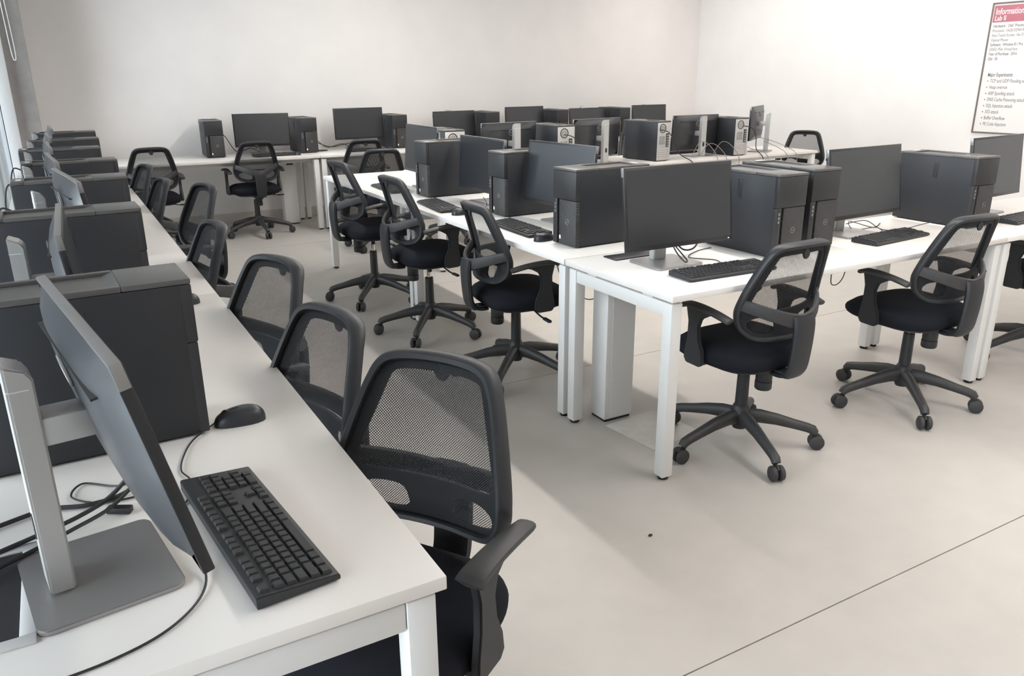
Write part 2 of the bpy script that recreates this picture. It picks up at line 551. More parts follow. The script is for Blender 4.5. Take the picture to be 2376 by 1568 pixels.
def make_chair():
    t = thing('office_chair', 'x', 'chair')
    # --- five star base
    hub = MB().lathe([(0, .085), (.028, .085), (.034, .10), (.042, .135), (.040, .165), (.031, .188), (.026, .192), (0, .192)], 20).build('hub', 'chairplastic', t)
    leg_path = [(.02, 0, .140), (.08, 0, .138), (.15, 0, .126), (.22, 0, .108), (.275, 0, .094), (.300, 0, .085), (.312, 0, .070)]
    leg_r = [(.034, .026), (.031, .025), (.026, .023), (.022, .021), (.021, .020), (.021, .020), (.017, .018)]
    lm = MB().tube(leg_path, leg_r, 10, up=(0, 0, 1)).mesh('base_leg')
    lm.materials.append(M['chairgrey'])
    cm = MB()
    for s in (-1, 1):
        mt = Matrix.Translation((.320, s * .016, .0315)) @ Matrix.Rotation(PI / 2, 4, 'X')
        cm.lathe([(0, -.012), (.022, -.012), (.030, -.007), (.0315, 0), (.030, .007), (.022, .012), (0, .012)], 18, mtx=mt)
    cm.tube([(.300, 0, .028), (.300, 0, .05), (.306, 0, .062), (.320, 0, .060), (.333, 0, .048)], [(.006, .009)] * 5, 8, up=(0, 1, 0))
    cm.cyl((.303, 0, .05), (.303, 0, .085), .008, n=8)
    cmesh = cm.mesh('caster')
    cmesh.materials.append(M['rubber'])
    for k in range(5):
        lg = put('base_leg', lm, t)
        lg.rotation_euler = (0, 0, k * 2 * PI / 5)
        cs = put('caster', cmesh, lg)
    MB().lathe([(0, .18), (.027, .18), (.025, .345), (.022, .348), (0, .348)], 18).build('column_cover', 'chairplastic', t)
    # --- everything from here on rises with the gas lift
    up = []
    up.append(MB().lathe([(0, .25), (.0135, .25), (.0135, .40), (0, .40)], 14).build('gas_rod', 'chrome', t))
    mc = MB().box(-.06, .06, -.13, .10, .385, .42, .008)
    mc.box(-.03, .03, -.235, -.10, .398, .412, .004)
    up.append(mc.build('mechanism', 'chairplastic', t))
    up.append(MB().lathe([(0, .300), (.030, .300), (.034, .306), (.034, .335), (.031, .338), (.033, .345), (.033, .392), (0, .392)], 18, (0, -.105)).build('tension_knob', 'chairplastic', t))
    lv = MB().tube(smoothpath([(.05, .03, .395), (.13, .035, .388), (.20, .04, .372), (.235, .045, .368)], 4), .0045, 8)
    lv.box(.228, .295, .036, .056, .361, .374, .004)
    up.append(lv.build('tilt_lever', 'chairplastic', t))
    up.append(MB().tube([(.0, -.02, .39), (.045, -.02, .375), (.055, -.02, .365)], .004, 6).lathe([(0, -.012), (.011, -.010), (.013, 0), (.011, .010), (0, .012)], 12, mtx=Matrix.Translation((.058, -.02, .362))).build('height_knob', 'dark', t))
    # --- seat cushion: rounded pad, domed, with waterfall front
    sb = bmesh.new()
    NX, NY = 18, 18
    def sgn_pow(a, e): return math.copysign(abs(a) ** e, a)
    def seat_layer(scale, zfun):
        g = []
        for j in range(NY + 1):
            row = []
            for i in range(NX + 1):
                u, v = i / NX * 2 - 1, j / NY * 2 - 1
                # map square to a superellipse outline
                m_ = max(abs(u), abs(v)); 
                if m_ > 0:
                    l = (abs(u / m_) ** 4 + abs(v / m_) ** 4) ** .25
                    uu, vv = u / l, v / l
                else:
                    uu = vv = 0
                w = .235 * (1 - .07 * (vv < 0) * vv * vv)
                x = uu * w * scale
                y = .025 + vv * .225 * scale
                row.append(sb.verts.new((x, y, zfun(uu, vv))))
            g.append(row)
        return g
    def ztop(u, v):
        e = max(abs(u), abs(v)); rr = (abs(u) ** 4 + abs(v) ** 4) ** .25
        z = .494 + .012 * (1 - rr * rr) - .022 * max(0, rr - .72) ** 2 / .28 ** 2
        z -= .012 * max(0, v - .35) ** 2 / .42
        return z
    def zbot(u, v):
        return .414 + .005 * max(0, v - .2)
    g1 = seat_layer(.955, ztop)
    g2 = seat_layer(.93, zbot)
    for g, flip in ((g1, 0), (g2, 1)):
        for j in range(NY):
            for i in range(NX):
                q = (g[j][i], g[j][i + 1], g[j + 1][i + 1], g[j + 1][i])
                sb.faces.new(q if not flip else tuple(reversed(q)))
    def rim(g):
        return [g[0][i] for i in range(NX)] + [g[j][NX] for j in range(NY)] + [g[NY][i] for i in range(NX, 0, -1)] + [g[j][0] for j in range(NY, 0, -1)]
    r1, r2 = rim(g1), rim(g2)
    stack = [r2]
    for t_, bulge in ((.15, 1.04), (.35, 1.06), (.62, 1.06), (.85, 1.035)):
        stack.append([sb.verts.new(((p.co.x * (1 - t_) + q.co.x * t_) * bulge, .025 + ((p.co.y - .025) * (1 - t_) + (q.co.y - .025) * t_) * bulge, p.co.z * (1 - t_) + q.co.z * t_)) for p, q in zip(r2, r1)])
    stack.append(r1)
    for A, B_ in zip(stack, stack[1:]):
        for i in range(len(A)):
            k = (i + 1) % len(A)
            sb.faces.new((A[i], A[k], B_[k], B_[i]))
    bmesh.ops.recalc_face_normals(sb, faces=sb.faces)
    up.append(MB().merge(sb).build('seat', 'fabric', t, ang=60))
    sh = MB().prism([(.19 * math.copysign(abs(math.cos(a)) ** .6, math.cos(a)), .02 + .19 * math.copysign(abs(math.sin(a)) ** .6, math.sin(a))) for a in [2 * PI * k / 28 for k in range(28)]], .398, .420, 'z', .005)
    up.append(sh.build('seat_shell', 'chairplastic', t))
    # --- back frame ring
    ring = outline(4)
    path = [back_pt(x, z) for x, z in ring]
    rr = []
    for x, z in ring:
        top = max(0, (z - .86) / .055)
        rr.append((.0100 + .002 * top, .019 + .004 * top))
    fr = MB()
    # closed sweep with normals in the back surface plane
    P = path; k = len(P); n = 10; rings = []
    for i in range(k):
        tn = (P[(i + 1) % k] - P[i - 1]).normalized()
        nrm = Vector((-.5 * P[i].x / .207, 1, 0.15)).normalized()
        b = nrm - tn * nrm.dot(tn); b.normalize()
        a = tn.cross(b)
        rgs = []
        for j in range(n):
            w = 2 * PI * j / n
            ca, sa = math.cos(w), math.sin(w)
            ca = math.copysign(abs(ca) ** .7, ca); sa = math.copysign(abs(sa) ** .7, sa)
            rgs.append(fr.bm.verts.new(P[i] + a * rr[i][0] * ca + b * rr[i][1] * sa))
        rings.append(rgs)
    for i in range(k):
        A, B_ = rings[i], rings[(i + 1) % k]
        for j in range(n):
            fr.bm.faces.new((A[j], A[(j + 1) % n], B_[(j + 1) % n], B_[j]))
    bmesh.ops.recalc_face_normals(fr.bm, faces=fr.bm.faces)
    bf = fr.build('back_frame', 'chairplastic', t)
    up.append(bf)
    # dark carrier panel inside the ring with one large and two oval openings
    from mathutils.geometry import delaunay_2d_cdt
    def loop(pts, n=5):
        P = [Vector((x, 0, z)) for x, z in pts]
        out = []
        k = len(P)
        for i in range(k):
            p0, p1, p2, p3 = P[i - 1], P[i], P[(i + 1) % k], P[(i + 2) % k]
            for j in range(n):
                t_ = j / n
                q = 0.5 * ((2 * p1) + (-p0 + p2) * t_ + (2 * p0 - 5 * p1 + 4 * p2 - p3) * t_ * t_ + (-p0 + 3 * p1 - 3 * p2 + p3) * t_ ** 3)
                out.append((q.x, q.z))
        return out
    upper = [(0, .884), (.06, .884), (.100, .879), (.115, .862), (.136, .80), (.158, .735), (.170, .690), (.162, .670), (.11, .661), (0, .658)]
    upper = loop(upper + [(-x, z) for x, z in reversed(upper[1:-1])])
    oval = [(.100, .633), (.145, .632), (.170, .616), (.167, .595), (.142, .577), (.100, .566), (.068, .568), (.055, .588), (.066, .622)]
    ov1 = loop(oval)
    ov2 = [(-x, z) for x, z in reversed(ov1)]
    outer = [(x * .975, .73 + (z - .73) * .975) for x, z in ring]
    verts, edges = [], []
    for lp_ in (outer, upper, ov1, ov2):
        o0 = len(verts)
        verts += [Vector(p) for p in lp_]
        edges += [(o0 + i, o0 + (i + 1) % len(lp_)) for i in range(len(lp_))]
    def inside(p, poly):
        c_ = False
        for (xa, ya), (xb, yb) in zip(poly, poly[1:] + poly[:1]):
            if (ya > p[1]) != (yb > p[1]) and p[0] < (xb - xa) * (p[1] - ya) / (yb - ya) + xa:
                c_ = not c_
        return c_
    for i in range(-9, 10):
        for j in range(18):
            p = (i * .022, .555 + j * .021)
            if inside(p, outer) and not any(inside(p, h) for h in (upper, ov1, ov2)):
                verts.append(Vector(p))
    vo, eo, fo = delaunay_2d_cdt(verts, edges, [], 0, 1e-5)[:3]
    pb = bmesh.new()
    bv = [pb.verts.new(back_pt(v.x, v.y, .002)) for v in vo]
    for f_ in fo:
        cxy = (sum(vo[q].x for q in f_) / 3, sum(vo[q].y for q in f_) / 3)
        if inside(cxy, outer) and not any(inside(cxy, h) for h in (upper, ov1, ov2)):
            pb.faces.new([bv[q] for q in f_])
    for v in [v for v in pb.verts if not v.link_faces]:
        pb.verts.remove(v)
    bmesh.ops.recalc_face_normals(pb, faces=pb.faces)
    bmesh.ops.solidify(pb, geom=pb.faces[:], thickness=.010)
    bmesh.ops.recalc_face_normals(pb, faces=pb.faces)
    up.append(MB().merge(pb).build('back_panel', 'backpanel', t, ang=50))
    # netting surface with metric UVs
    nb = MB()
    uvl = nb.bm.loops.layers.uv.new('UVMap')
    zs = [.552 + (.908 - .552) * i / 26 for i in range(27)]
    rows = []
    for z in zs:
        w = half_w(z) - .006
        rows.append([nb.bm.verts.new(back_pt(-w + 2 * w * i / 20, z, .004)) for i in range(21)])
    for A, B_ in zip(rows, rows[1:]):
        for i in range(20):
            f = nb.bm.faces.new((A[i], A[i + 1], B_[i + 1], B_[i]))
            for lp in f.loops:
                lp[uvl].uv = (lp.vert.co.x * 1.03, lp.vert.co.z)
    up.append(nb.build('net', 'net', t, ang=80))
    # round tab in the top of the frame
    tb = MB().prism([(.018 * math.cos(a), .880 + .020 * math.sin(a)) for a in [2 * PI * k / 20 for k in range(20)]], back_y(.88) - .014, back_y(.88) - .006, 'y', .002)
    up.append(tb.build('tab', 'chairplastic', bf))
    up[-1] = None
    # --- yoke: two arms sweeping from the frame sides into the spine
    yk = MB()
    pts = []
    for s in range(-8, 9):
        u = s / 8
        x = u * .198
        z = .622 + .066 * abs(u) ** 1.3
        y = back_y(z) + .055 * u * u - .068 * (1 - abs(u) ** 2.2) - .012
        pts.append(((x, y, z), (.024 + .008 * (1 - abs(u)) ** 2, .011)))
    yk.tube([p for p, _ in pts], [r for _, r in pts], 10, up=(0, 0, 1), flat=3)
    yo = yk.build('yoke', 'chairgrey', t)
    up.append(yo)
    sp = MB()
    spath = smoothpath([(0, -.262, .648), (0, -.270, .61), (0, -.270, .55), (0, -.266, .49), (0, -.258, .435), (0, -.238, .406), (0, -.205, .396), (0, -.17, .396)], 4)
    k = len(spath)
    sp.tube(spath, [(.054 - .008 * i / k, .017 if i < k * .7 else .010) for i in range(k)], 12, up=(1, 0, 0), flat=3)
    up.append(sp.build('spine', 'chairplastic', t))
    # --- arm rests: flared post and pad
    post = [(.088, .640), (.083, .62), (.074, .585), (.075, .52), (.086, .46), (.088, .43), (.075, .41), (.0, .408), (-.018, .425), (-.012, .47), (.010, .52), (.016, .57), (.004, .605), (-.035, .627), (-.06, .634), (-.06, .645), (.08, .652)]
    am = {}
    for s in (-1, 1):
        xa, xb = (.243, .262) if s > 0 else (-.262, -.243)
        a = MB().prism(post, xa, xb, 'x', .004)
        a.box(min(s * .14, s * .245), max(s * .14, s * .245), .005, .07, .408, .424, .004)
        ao = a.build('armrest', 'chairplastic', t)
        up.append(ao)
        pd = MB()
        pp = smoothpath([(s * .253, .104, .640), (s * .254, .085, .650), (s * .255, .02, .652), (s * .255, -.06, .645), (s * .253, -.12, .634), (s * .250, -.142, .628)], 3)
        kk = len(pp)
        rad = []
        for i in range(kk):
            q = i / (kk - 1)
            wv = .031 * (1 - .35 * q)
            e = min(1, q / .08 + .25, (1 - q) / .08 + .35)
            rad.append((wv * e, .0105 * e))
        pd.tube(pp, rad, 12, up=(1, 0, 0), flat=2.6)
        pd.build('arm_pad', 'chairgrey', ao)
    return t, [o.name for o in up if o]

chair0, up_names = make_chair()
UPKIND = {n.split('.')[0] for n in up_names}
_chair_used = [False]
def place_chair(label, x, y, face, lift=0.0, phase=0.0, group=None):
    c = chair0 if not _chair_used[0] else copy_tree(chair_src)
    _chair_used[0] = True
    c.location = (x, y, 0)
    c.rotation_euler = (0, 0, R(face - 90))
    c['label'] = label
    if group: c['group'] = group
    legs = 0
    for ch in c.children:
        kind = ch.name.split('.')[0]
        ch.location = (0, 0, lift if kind in UPKIND else 0)
        if kind == 'base_leg':
            ch.rotation_euler = (0, 0, legs * 2 * PI / 5 + R(phase))
            legs += 1
    return c
chair_src = chair0
GE, GA, GB, GC, GD = 'mesh chairs along the window desks', 'mesh chairs left of the island', 'mesh chairs in front of the island', 'mesh chairs behind the island', 'mesh chairs at the back wall desks'
place_chair('large black mesh chair in the foreground beside the nearest keyboard', 0.447, 1.322, 214, .015, 20, GE)
place_chair('black mesh chair at the window desks, second from the camera', 0.330, 1.865, 193, .012, 40, GE)
place_chair('black mesh chair at the window desks, third from the camera', 0.360, 2.52, 198, .015, 10, GE)
place_chair('black mesh chair at the window desks, fourth from the camera, narrow edge view', 0.297, 3.40, 184, .012, 33, GE)
place_chair('black mesh chair pulled back from the window desks, fifth from the camera', 0.45, 4.50, 190, .035, 15, GE)
place_chair('black mesh chair at the window desks, sixth from the camera', 0.31, 5.22, 184, .0, 50, GE)
place_chair('black mesh chair at the window desks, farthest from the camera', 0.31, 6.15, 188, .0, 5, GE)
place_chair('black mesh chair left of the island, nearest of the three', 1.928, 3.376, -4.7, .0, 30, GA)
place_chair('black mesh chair left of the island, middle one of the three', 1.843, 4.286, 2.0, .042, 30, GA)
place_chair('black mesh chair left of the island, farthest of the three', 1.816, 5.187, 3.6, .053, 30, GA)
place_chair('black mesh chair before the largest centre monitor, showing its whole star base', 2.327, 2.175, 91, -.005, 35, GB)
place_chair('black mesh chair at right, standing before the single wide keyboard', 3.337, 2.13, 87.6, .008, 20, GB)
place_chair('black mesh chair cut off by the right picture edge', 4.53, 2.18, 92, .01, 20, GB)
place_chair('black mesh chair at the left end of the back wall desks', 0.71, 7.95, 93, .0, 20, GD)
place_chair('black mesh chair facing the back wall, seen whole from behind', 1.66, 8.12, 92, .0, 55, GD)
place_chair('black mesh chair facing the back wall under the raised monitor', 2.63, 7.75, 88, .0, 10, GD)
place_chair('black mesh chair behind the bare far corner of the island', 2.50, 6.88, 82, -.02, 10, GC)
place_chair('black mesh chair behind the island rear arm, left, mostly hidden by a monitor back', 3.25, 6.86, -88, .0, 10, GC)
place_chair('black mesh chair behind the island rear arm, peeping out left of the third monitor back', 5.42, 6.75, -95, .0, 10, GC)
place_chair('lone mesh chair against the white right wall at the end of the rear desks', 6.92, 5.92, 222, -.01, 10, GC)

# ------------------------------------------------------------------ text helper (outline font turned into mesh)
def text_mesh(body, size, extr=0.0004, bold=False, align='LEFT'):
    cu = bpy.data.curves.new('txt', 'FONT')
    cu.body = body
    cu.size = size
    cu.extrude = extr
    cu.align_x = align
    cu.resolution_u = 3
    if bold: cu.offset = size * 0.012
    ob = bpy.data.objects.new('txt', cu)
    COL.objects.link(ob)
    dg = bpy.context.evaluated_depsgraph_get()
    me = bpy.data.meshes.new_from_object(ob.evaluated_get(dg))
    bpy.data.objects.remove(ob)
    bpy.data.curves.remove(cu)
    return me

def ring_logo(r, parent, name='logo', mtl='logo', loc=(0, 0, 0), rot=(0, 0, 0)):
    """ring with the four letters across it, lying in local XY"""
    m = MB()
    m.tube([(r * math.cos(a), r * math.sin(a), 0) for a in [2 * PI * k / 24 for k in range(24)]], (r * .09), 6, closed=True, up=(0, 0, 1))
    tm = text_mesh('DELL', r * .62, .0003, True, 'CENTER')
    tm.transform(Matrix.Translation((0, -r * .22, 0)))
    m.bm.from_mesh(tm)
    bpy.data.meshes.remove(tm)
    o = m.build(name, mtl, parent)
    o.location = loc
    o.rotation_euler = rot
    return o

# ------------------------------------------------------------------ computer tower (front faces local +Y)
def make_tower():
    t = thing('computer_tower', 'x', 'computer')
    W2, D0, D1, HH = .0875, -.2175, .2175, .355
    MB().box(-W2, W2, D0 + .004, D1 - .022, .006, HH - .012, .003).build('case', 'case', t)
    # top cover with shallow tray
    tp = MB()
    z0, z1 = HH - .012, HH
    tp.box(-W2, W2, .085, D1, z0, z1, .003)
    tp.box(-W2, W2, D0 + .004, -.165, z0, z1, .003)
    tp.box(-W2, -W2 + .016, -.165, .085, z0, z1, .002)
    tp.box(W2 - .016, W2, -.165, .085, z0, z1, .002)
    tp.prism([(.085, z1 - .0005), (.055, z0 + .002), (.085, z0)], -W2 + .016, W2 - .016, 'x')
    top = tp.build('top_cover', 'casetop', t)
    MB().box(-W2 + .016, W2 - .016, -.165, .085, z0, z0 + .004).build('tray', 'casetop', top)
    MB().box(-.03, .02, -.196, -.176, z1, z1 + .0006).build('label_strip', 'white', top)
    # front
    MB().box(-W2, W2, D1 - .024, D1, .215, HH - .012, .004).build('upper_bezel', 'bezel', t)
    pc = MB().box(.056, W2, D1 - .024, D1 - .002, .006, .215, .003).build('port_column', 'bezel', t)
    for k in range(3):
        MB().box(.066, .074, D1 - .003, D1 - .0012, .150 + k * .017, .161 + k * .017).build('port', 'logo', pc)
    MB().box(.042, .056, D1 - .024, D1 - .014, .006, .215).build('slot', 'dark', t)
    vp = MB().box(-W2, .042, D1 - .024, D1 - .003, .006, .213, .003).build('vent_panel', 'hatch', t)
    ring_logo(.012, vp, loc=(-.022, D1 - .002, .115), rot=(PI / 2, 0, PI))
    st = MB()
    st.prism([(.026, .030), (.038, .030), (.038, .046), (.031, .049), (.026, .044)], D1 - .0032, D1 - .0022, 'y')
    st.build('sticker', 'white', vp)
    # right side latch
    la = MB().box(W2, W2 + .0016, -.012, .012, .235, .315, .0007)
    lo = la.build('latch_frame', 'case', t)
    MB().box(W2 + .0012, W2 + .0022, -.006, .006, .250, .305).build('latch', 'dark', lo)
    # back
    rp = MB().box(-W2 + .004, W2 - .004, D0, D0 + .0045, .010, HH - .014, .001).build('rear_panel', 'rear', t)
    f = MB()
    f.lathe([(.040, 0), (.040, .003), (.034, .003), (.034, 0)], 22, mtx=Matrix.Translation((-.02, D0, .290)) @ Matrix.Rotation(PI / 2, 4, 'X'))
    for k in (1, 2):
        f.tube([(-.02 + .011 * k * math.cos(a), D0 - .001, .290 + .011 * k * math.sin(a)) for a in [2 * PI * j / 20 for j in range(20)]], .0014, 5, closed=True, up=(0, 1, 0))
    f.build('psu_fan', 'dark', rp)
    f = MB()
    f.box(-.062, .010, D0 - .001, D0 + .001, .150, .222)
    f.build('vent_plate', 'rear2', rp)
    f = MB()
    for k in (1, 2, 3):
        f.tube([(-.026 + .0095 * k * math.cos(a), D0 - .0015, .186 + .0095 * k * math.sin(a)) for a in [2 * PI * j / 20 for j in range(20)]], .0016, 5, closed=True, up=(0, 1, 0))
    f.build('fan_grille', 'rear', rp)
    f = MB()
    f.box(.026, .060, D0 - .002, D0 + .001, .125, .245)
    f.build('port_plate', 'dark', rp)
    for k in range(5):
        MB().box(.031, .053, D0 - .0045, D0 - .001, .132 + k * .022, .146 + k * .022, .001).build('port', 'rear2' if k % 2 else 'monedge', rp)
    for k in range(5):
        MB().box(-.066, .040, D0 - .002, D0 + .001, .024 + k * .019, .038 + k * .019, .001).build('slot_cover', 'rear', rp)
    for sx in (-1, 1):
        MB().box(sx * .06 - .015, sx * .06 + .015, -.19, .18, 0, .006).build('foot', 'dark', t)
    return t

tower0 = make_tower()
_tu = [0]
def place_tower(label, x, y, face, group):
    """x,y = centre of the case footprint on the desk"""
    c = tower0 if not _tu[0] else copy_tree(tower0)
    _tu[0] = 1
    c.location = (x, y, DZ)
    c.rotation_euler = (0, 0, R(face - 90))
    c['label'] = label
    c['group'] = group
    return c

# window row: fronts face the aisle (+X); near side faces at the measured depths
TE = [1.715, 2.80, 3.78, 4.62, 5.52, 6.40, 7.26]
ORD = ['nearest the camera', 'second from the camera', 'third from the camera', 'fourth from the camera', 'fifth from the camera', 'sixth from the camera', 'seventh and farthest from the camera']
for i, y in enumerate(TE):
    place_tower('black computer tower on the window desks, ' + ORD[i], [-.02, -.01, .03, .05, .02, .06, .08][i], y + .0875, [2, 1, 0, 1, 0, 0, 0][i], 'computer towers on the window desks')
for i, (x, y) in enumerate([(1.975, 2.935), (2.11, 3.83), (2.045, 4.74)]):
    place_tower(['black computer tower with hatched front and white sticker, nearest on the island left arm', 'black computer tower on the island left arm, middle of three', 'black computer tower on the island left arm, farthest of three'][i], x + .2175, y + .0875, 180 + [3, 2, 2][i], 'computer towers on the island left arm')
place_tower('black computer tower right beside the largest centre monitor', 2.665, 2.315 + .2175, -89, 'computer towers on the island front arm')
place_tower('black computer tower paired close behind the one by the centre monitor', 2.94, 2.37 + .2175, -90, 'computer towers on the island front arm')
place_tower('black computer tower on the island front arm near the right picture edge', 4.02, 2.29 + .2175, -91, 'computer towers on the island front arm')
for i, (x, a) in enumerate([(2.71, 90), (3.74, 90), (4.77, 97), (5.75, 90)]):
    place_tower('computer tower on the island rear arm showing its zinc back, %s from the left' % ['first', 'second', 'third', 'fourth'][i], x, 5.68 + .2175, a, 'computer towers on the island rear arm')
for i, (x, a) in enumerate([(1.38, -93), (2.30, -88), (3.30, -86), (4.46, -87), (5.42, -87), (6.36, -86)]):
    place_tower('computer tower along the back wall, %s from the left' % ['first', 'second', 'third', 'fourth', 'fifth', 'sixth'][i], x, 8.33 + .2175, a, 'computer towers along the back wall')

# ------------------------------------------------------------------ monitor (screen faces local +Y, origin under the column)
PW, PH = .555, .326
def make_monitor():
    t = thing('monitor', 'x', 'monitor')
    b = MB()
    def rr(w0, w1, h0, h1, r, n=5):
        pts = []
        for cx, cy, a0 in ((w1 - r, h1 - r, 0), (w0 + r, h1 - r, 90), (w0 + r, h0 + r, 180), (w1 - r, h0 + r, 270)):
            for k in range(n + 1):
                a = R(a0 + 90 * k / n)
                pts.append((cx + r * math.cos(a), cy + r * math.sin(a)))
        return pts
    b.prism(rr(-.12, .12, -.06, .145, .018), 0, .009, 'z', .0015)
    b.build('base', 'silverbase', t)
    c = MB()
    c.prism([(-.030, .009), (.006, .009), (.006, .352), (-.002, .366), (-.030, .378)], -.032, .032, 'x', .003)
    col = c.build('column', 'silver', t)
    MB().prism([(.012 * math.cos(a), .115 + .022 * math.sin(a)) for a in [2 * PI * k / 16 for k in range(16)]], -.0312, -.0300, 'y').build('cable_hole', 'dark', col)
    MB().box(-.0322, .0322, -.0304, -.002, .338, .3395).build('seam', 'white', col)
    a = MB().box(-.03, .03, .004, .085, -.022, .022, .004)
    arm = a.build('arm', 'silver', t)
    # panel as a group hung on its housing
    h = MB()
    h.box(-PW / 2, PW / 2, -.017, 0, -PH / 2, PH / 2, .0025)
    ho = h.build('housing', 'monframe', t)
    MB().box(-PW / 2 + .011, PW / 2 - .011, -.0005, .0006, -PH / 2 + .019, PH / 2 - .011).build('screen', 'screen', ho)
    e = MB()
    e.box(-PW / 2 + .001, PW / 2 - .001, -.0165, -.0015, PH / 2 - .001, PH / 2 + .0008, .0004)
    for s in (-1, 1):
        e.box(min(s * (PW / 2 - .001), s * (PW / 2 + .0008)), max(s * (PW / 2 - .001), s * (PW / 2 + .0008)), -.0165, -.0015, PH / 2 - .035, PH / 2 + .0006, .0004)
    e.build('edge_trim', 'monedge', ho)
    bc = MB()
    q = bmesh.new()
    NXB, NZB = 12, 10
    g = []
    for j in range(NZB + 1):
        row = []
        for i in range(NXB + 1):
            u, v = i / NXB * 2 - 1, j / NZB * 2 - 1
            d = (1 - abs(u) ** 4) * (1 - abs(v) ** 4)
            row.append(q.verts.new((u * (PW / 2 - .004), -.017 - .030 * d ** .6, v * (PH / 2 - .004))))
        g.append(row)
    for j in range(NZB):
        for i in range(NXB):
            q.faces.new((g[j][i], g[j][i + 1], g[j + 1][i + 1], g[j + 1][i]))
    bmesh.ops.recalc_face_normals(q, faces=q.faces)
    bc.merge(q)
    bo = bc.build('back_cover', 'monback', ho, ang=70)
    MB().box(-.21, .21, -.0452, -.030, PH / 2 - .058, PH / 2 - .055).build('vent_groove', 'dark', bo)
    ring_logo(.024, bo, loc=(0, -.0485, .085), rot=(PI / 2, 0, 0))
    MB().box(-PW / 2 + .021, -PW / 2 + .025, .0003, .0012, -PH / 2 + .007, -PH / 2 + .010).build('power_light', 'logo', ho)
    return t
mon0 = make_monitor()
_mu = [0]
def place_monitor(label, x, y, zc, face, tilt, group, off=.115, led=False):
    """x,y,zc = centre of the screen plane; face = direction it looks to; column stands behind"""
    c = mon0 if not _mu[0] else copy_tree(mon0)
    _mu[0] = 1
    fx, fy = math.cos(R(face)), math.sin(R(face))
    c.location = (x - fx * off, y - fy * off, DZ)
    c.rotation_euler = (0, 0, R(face - 90))
    c['label'] = label
    c['group'] = group
    for ch in c.children:
        k = ch.name.split('.')[0]
        if k == 'housing':
            ch.location = (0, off, zc - DZ)
            ch.rotation_euler = (R(tilt), 0, 0)
            if led:
                for s in ch.children:
                    if s.name.startswith('power_light'):
                        s.material_slots[0].link = 'OBJECT'
                        s.material_slots[0].material = M['led']
        elif k == 'arm':
            ch.location = (0, 0, zc - DZ - .005)
    return c
GM = 'monitors on the window desks'
for i, (x, y, zc, f, tl) in enumerate([(.024, 1.272, 1.024, 8, 12.6), (.002, 2.31, 1.005, -1, 6), (.045, 3.28, 1.015, 7, 8), (0.0, 4.26, 1.00, 4, 6), (-.01, 5.10, 1.00, 2, 5), (-.01, 6.00, 1.00, 2, 5), (0.01, 6.90, 1.00, 2, 5)]):
    place_monitor('monitor on the window desks seen from behind, ' + ORD[i], x, y, zc, f, tl, GM)
GM = 'monitors on the island left arm'
place_monitor('monitor on the island left arm with a bright reflection, nearest of three', 2.275, 3.53, 1.005, 186, 7, GM)
place_monitor('monitor on the island left arm, middle of three', 2.245, 4.36, .985, 181.4, 3.5, GM)
place_monitor('monitor on the island left arm standing alone at the far end', 2.215, 5.22, 1.015, 179.2, 5, GM)
GM = 'monitors on the island front arm'
place_monitor('largest looking centre monitor at the front corner of the island', 2.15, 2.423, 1.001, -90.2, 7.4, GM, led=True)
place_monitor('monitor on the island front arm behind the wide keyboard at right', 3.33, 2.46, 1.01, -87, 8, GM)
place_monitor('monitor cut off by the right picture edge', 4.47, 2.50, 1.01, -85, 6, GM)
GM = 'monitors on the island rear arm'
place_monitor('monitor back with silver stand on the island rear arm, first from the left', 3.328, 5.948, .968, 95.4, 4, GM)
place_monitor('monitor back with silver stand on the island rear arm, second from the left', 4.227, 5.949, .971, 97.4, 3, GM)
place_monitor('monitor back with silver stand on the island rear arm, third from the left', 5.389, 5.95, .969, 89, 3, GM)
place_monitor('slanted monitor with silver stand at the right end of the island rear arm', 6.20, 5.955, 1.03, 122, 0, GM)
GM = 'monitors along the back wall'
for i, (x, zc, f) in enumerate([(1.87, .99, -95), (2.908, 1.02, -89), (4.055, .957, -84.5), (4.997, .983, -86), (5.922, .945, -90), (6.905, .96, -91)]):
    place_monitor('dark monitor along the back wall, %s from the left' % ['first', 'second', 'third', 'fourth', 'fifth', 'sixth'][i], x, 8.50, zc, f, 4, GM)

# ------------------------------------------------------------------ keyboards (long axis local X, keys towards +Z, user side -Y)
KP = .0188
def key_layout():
    ks = []   # (x, row, units)
    rows = [
        [(1, 0)] * 13 + [(2, 0)],
        [(1.5, 0)] + [(1, 0)] * 12 + [(1.5, 0)],
        [(1.75, 0)] + [(1, 0)] * 11 + [(2.25, 0)],
        [(2.25, 0)] + [(1, 0)] * 10 + [(2.75, 0)],
        [(1.25, 0)] * 3 + [(6.25, 0)] + [(1.25, 0)] * 4]
    for r, row in enumerate(rows):
        x = 0
        for u, _ in row:
            ks.append((x + u / 2, r + 1.25, u)); x += u
    x = 0
    for grp in (1, 4, 4, 4):
        for k in range(grp):
            ks.append((x + .5, 0, 1)); x += 1
        x += .667
    for k in range(3):
        ks.append((15.35 + k + .5, 0, 1))
        ks.append((15.35 + k + .5, 1.25, 1)); ks.append((15.35 + k + .5, 2.25, 1))
        ks.append((15.35 + k + .5, 5.25, 1))
    ks.append((16.85, 4.25, 1))
    for r in range(5):
        for k in range(4):
            if r == 4 and k == 1: continue
            if k == 3 and r in (2, 4): continue
            u = 2 if (r == 4 and k == 0) else 1
            ks.append((18.7 + k + (1 if u == 2 else .5), r + 1.25, u))
    return ks
KEYS = key_layout()
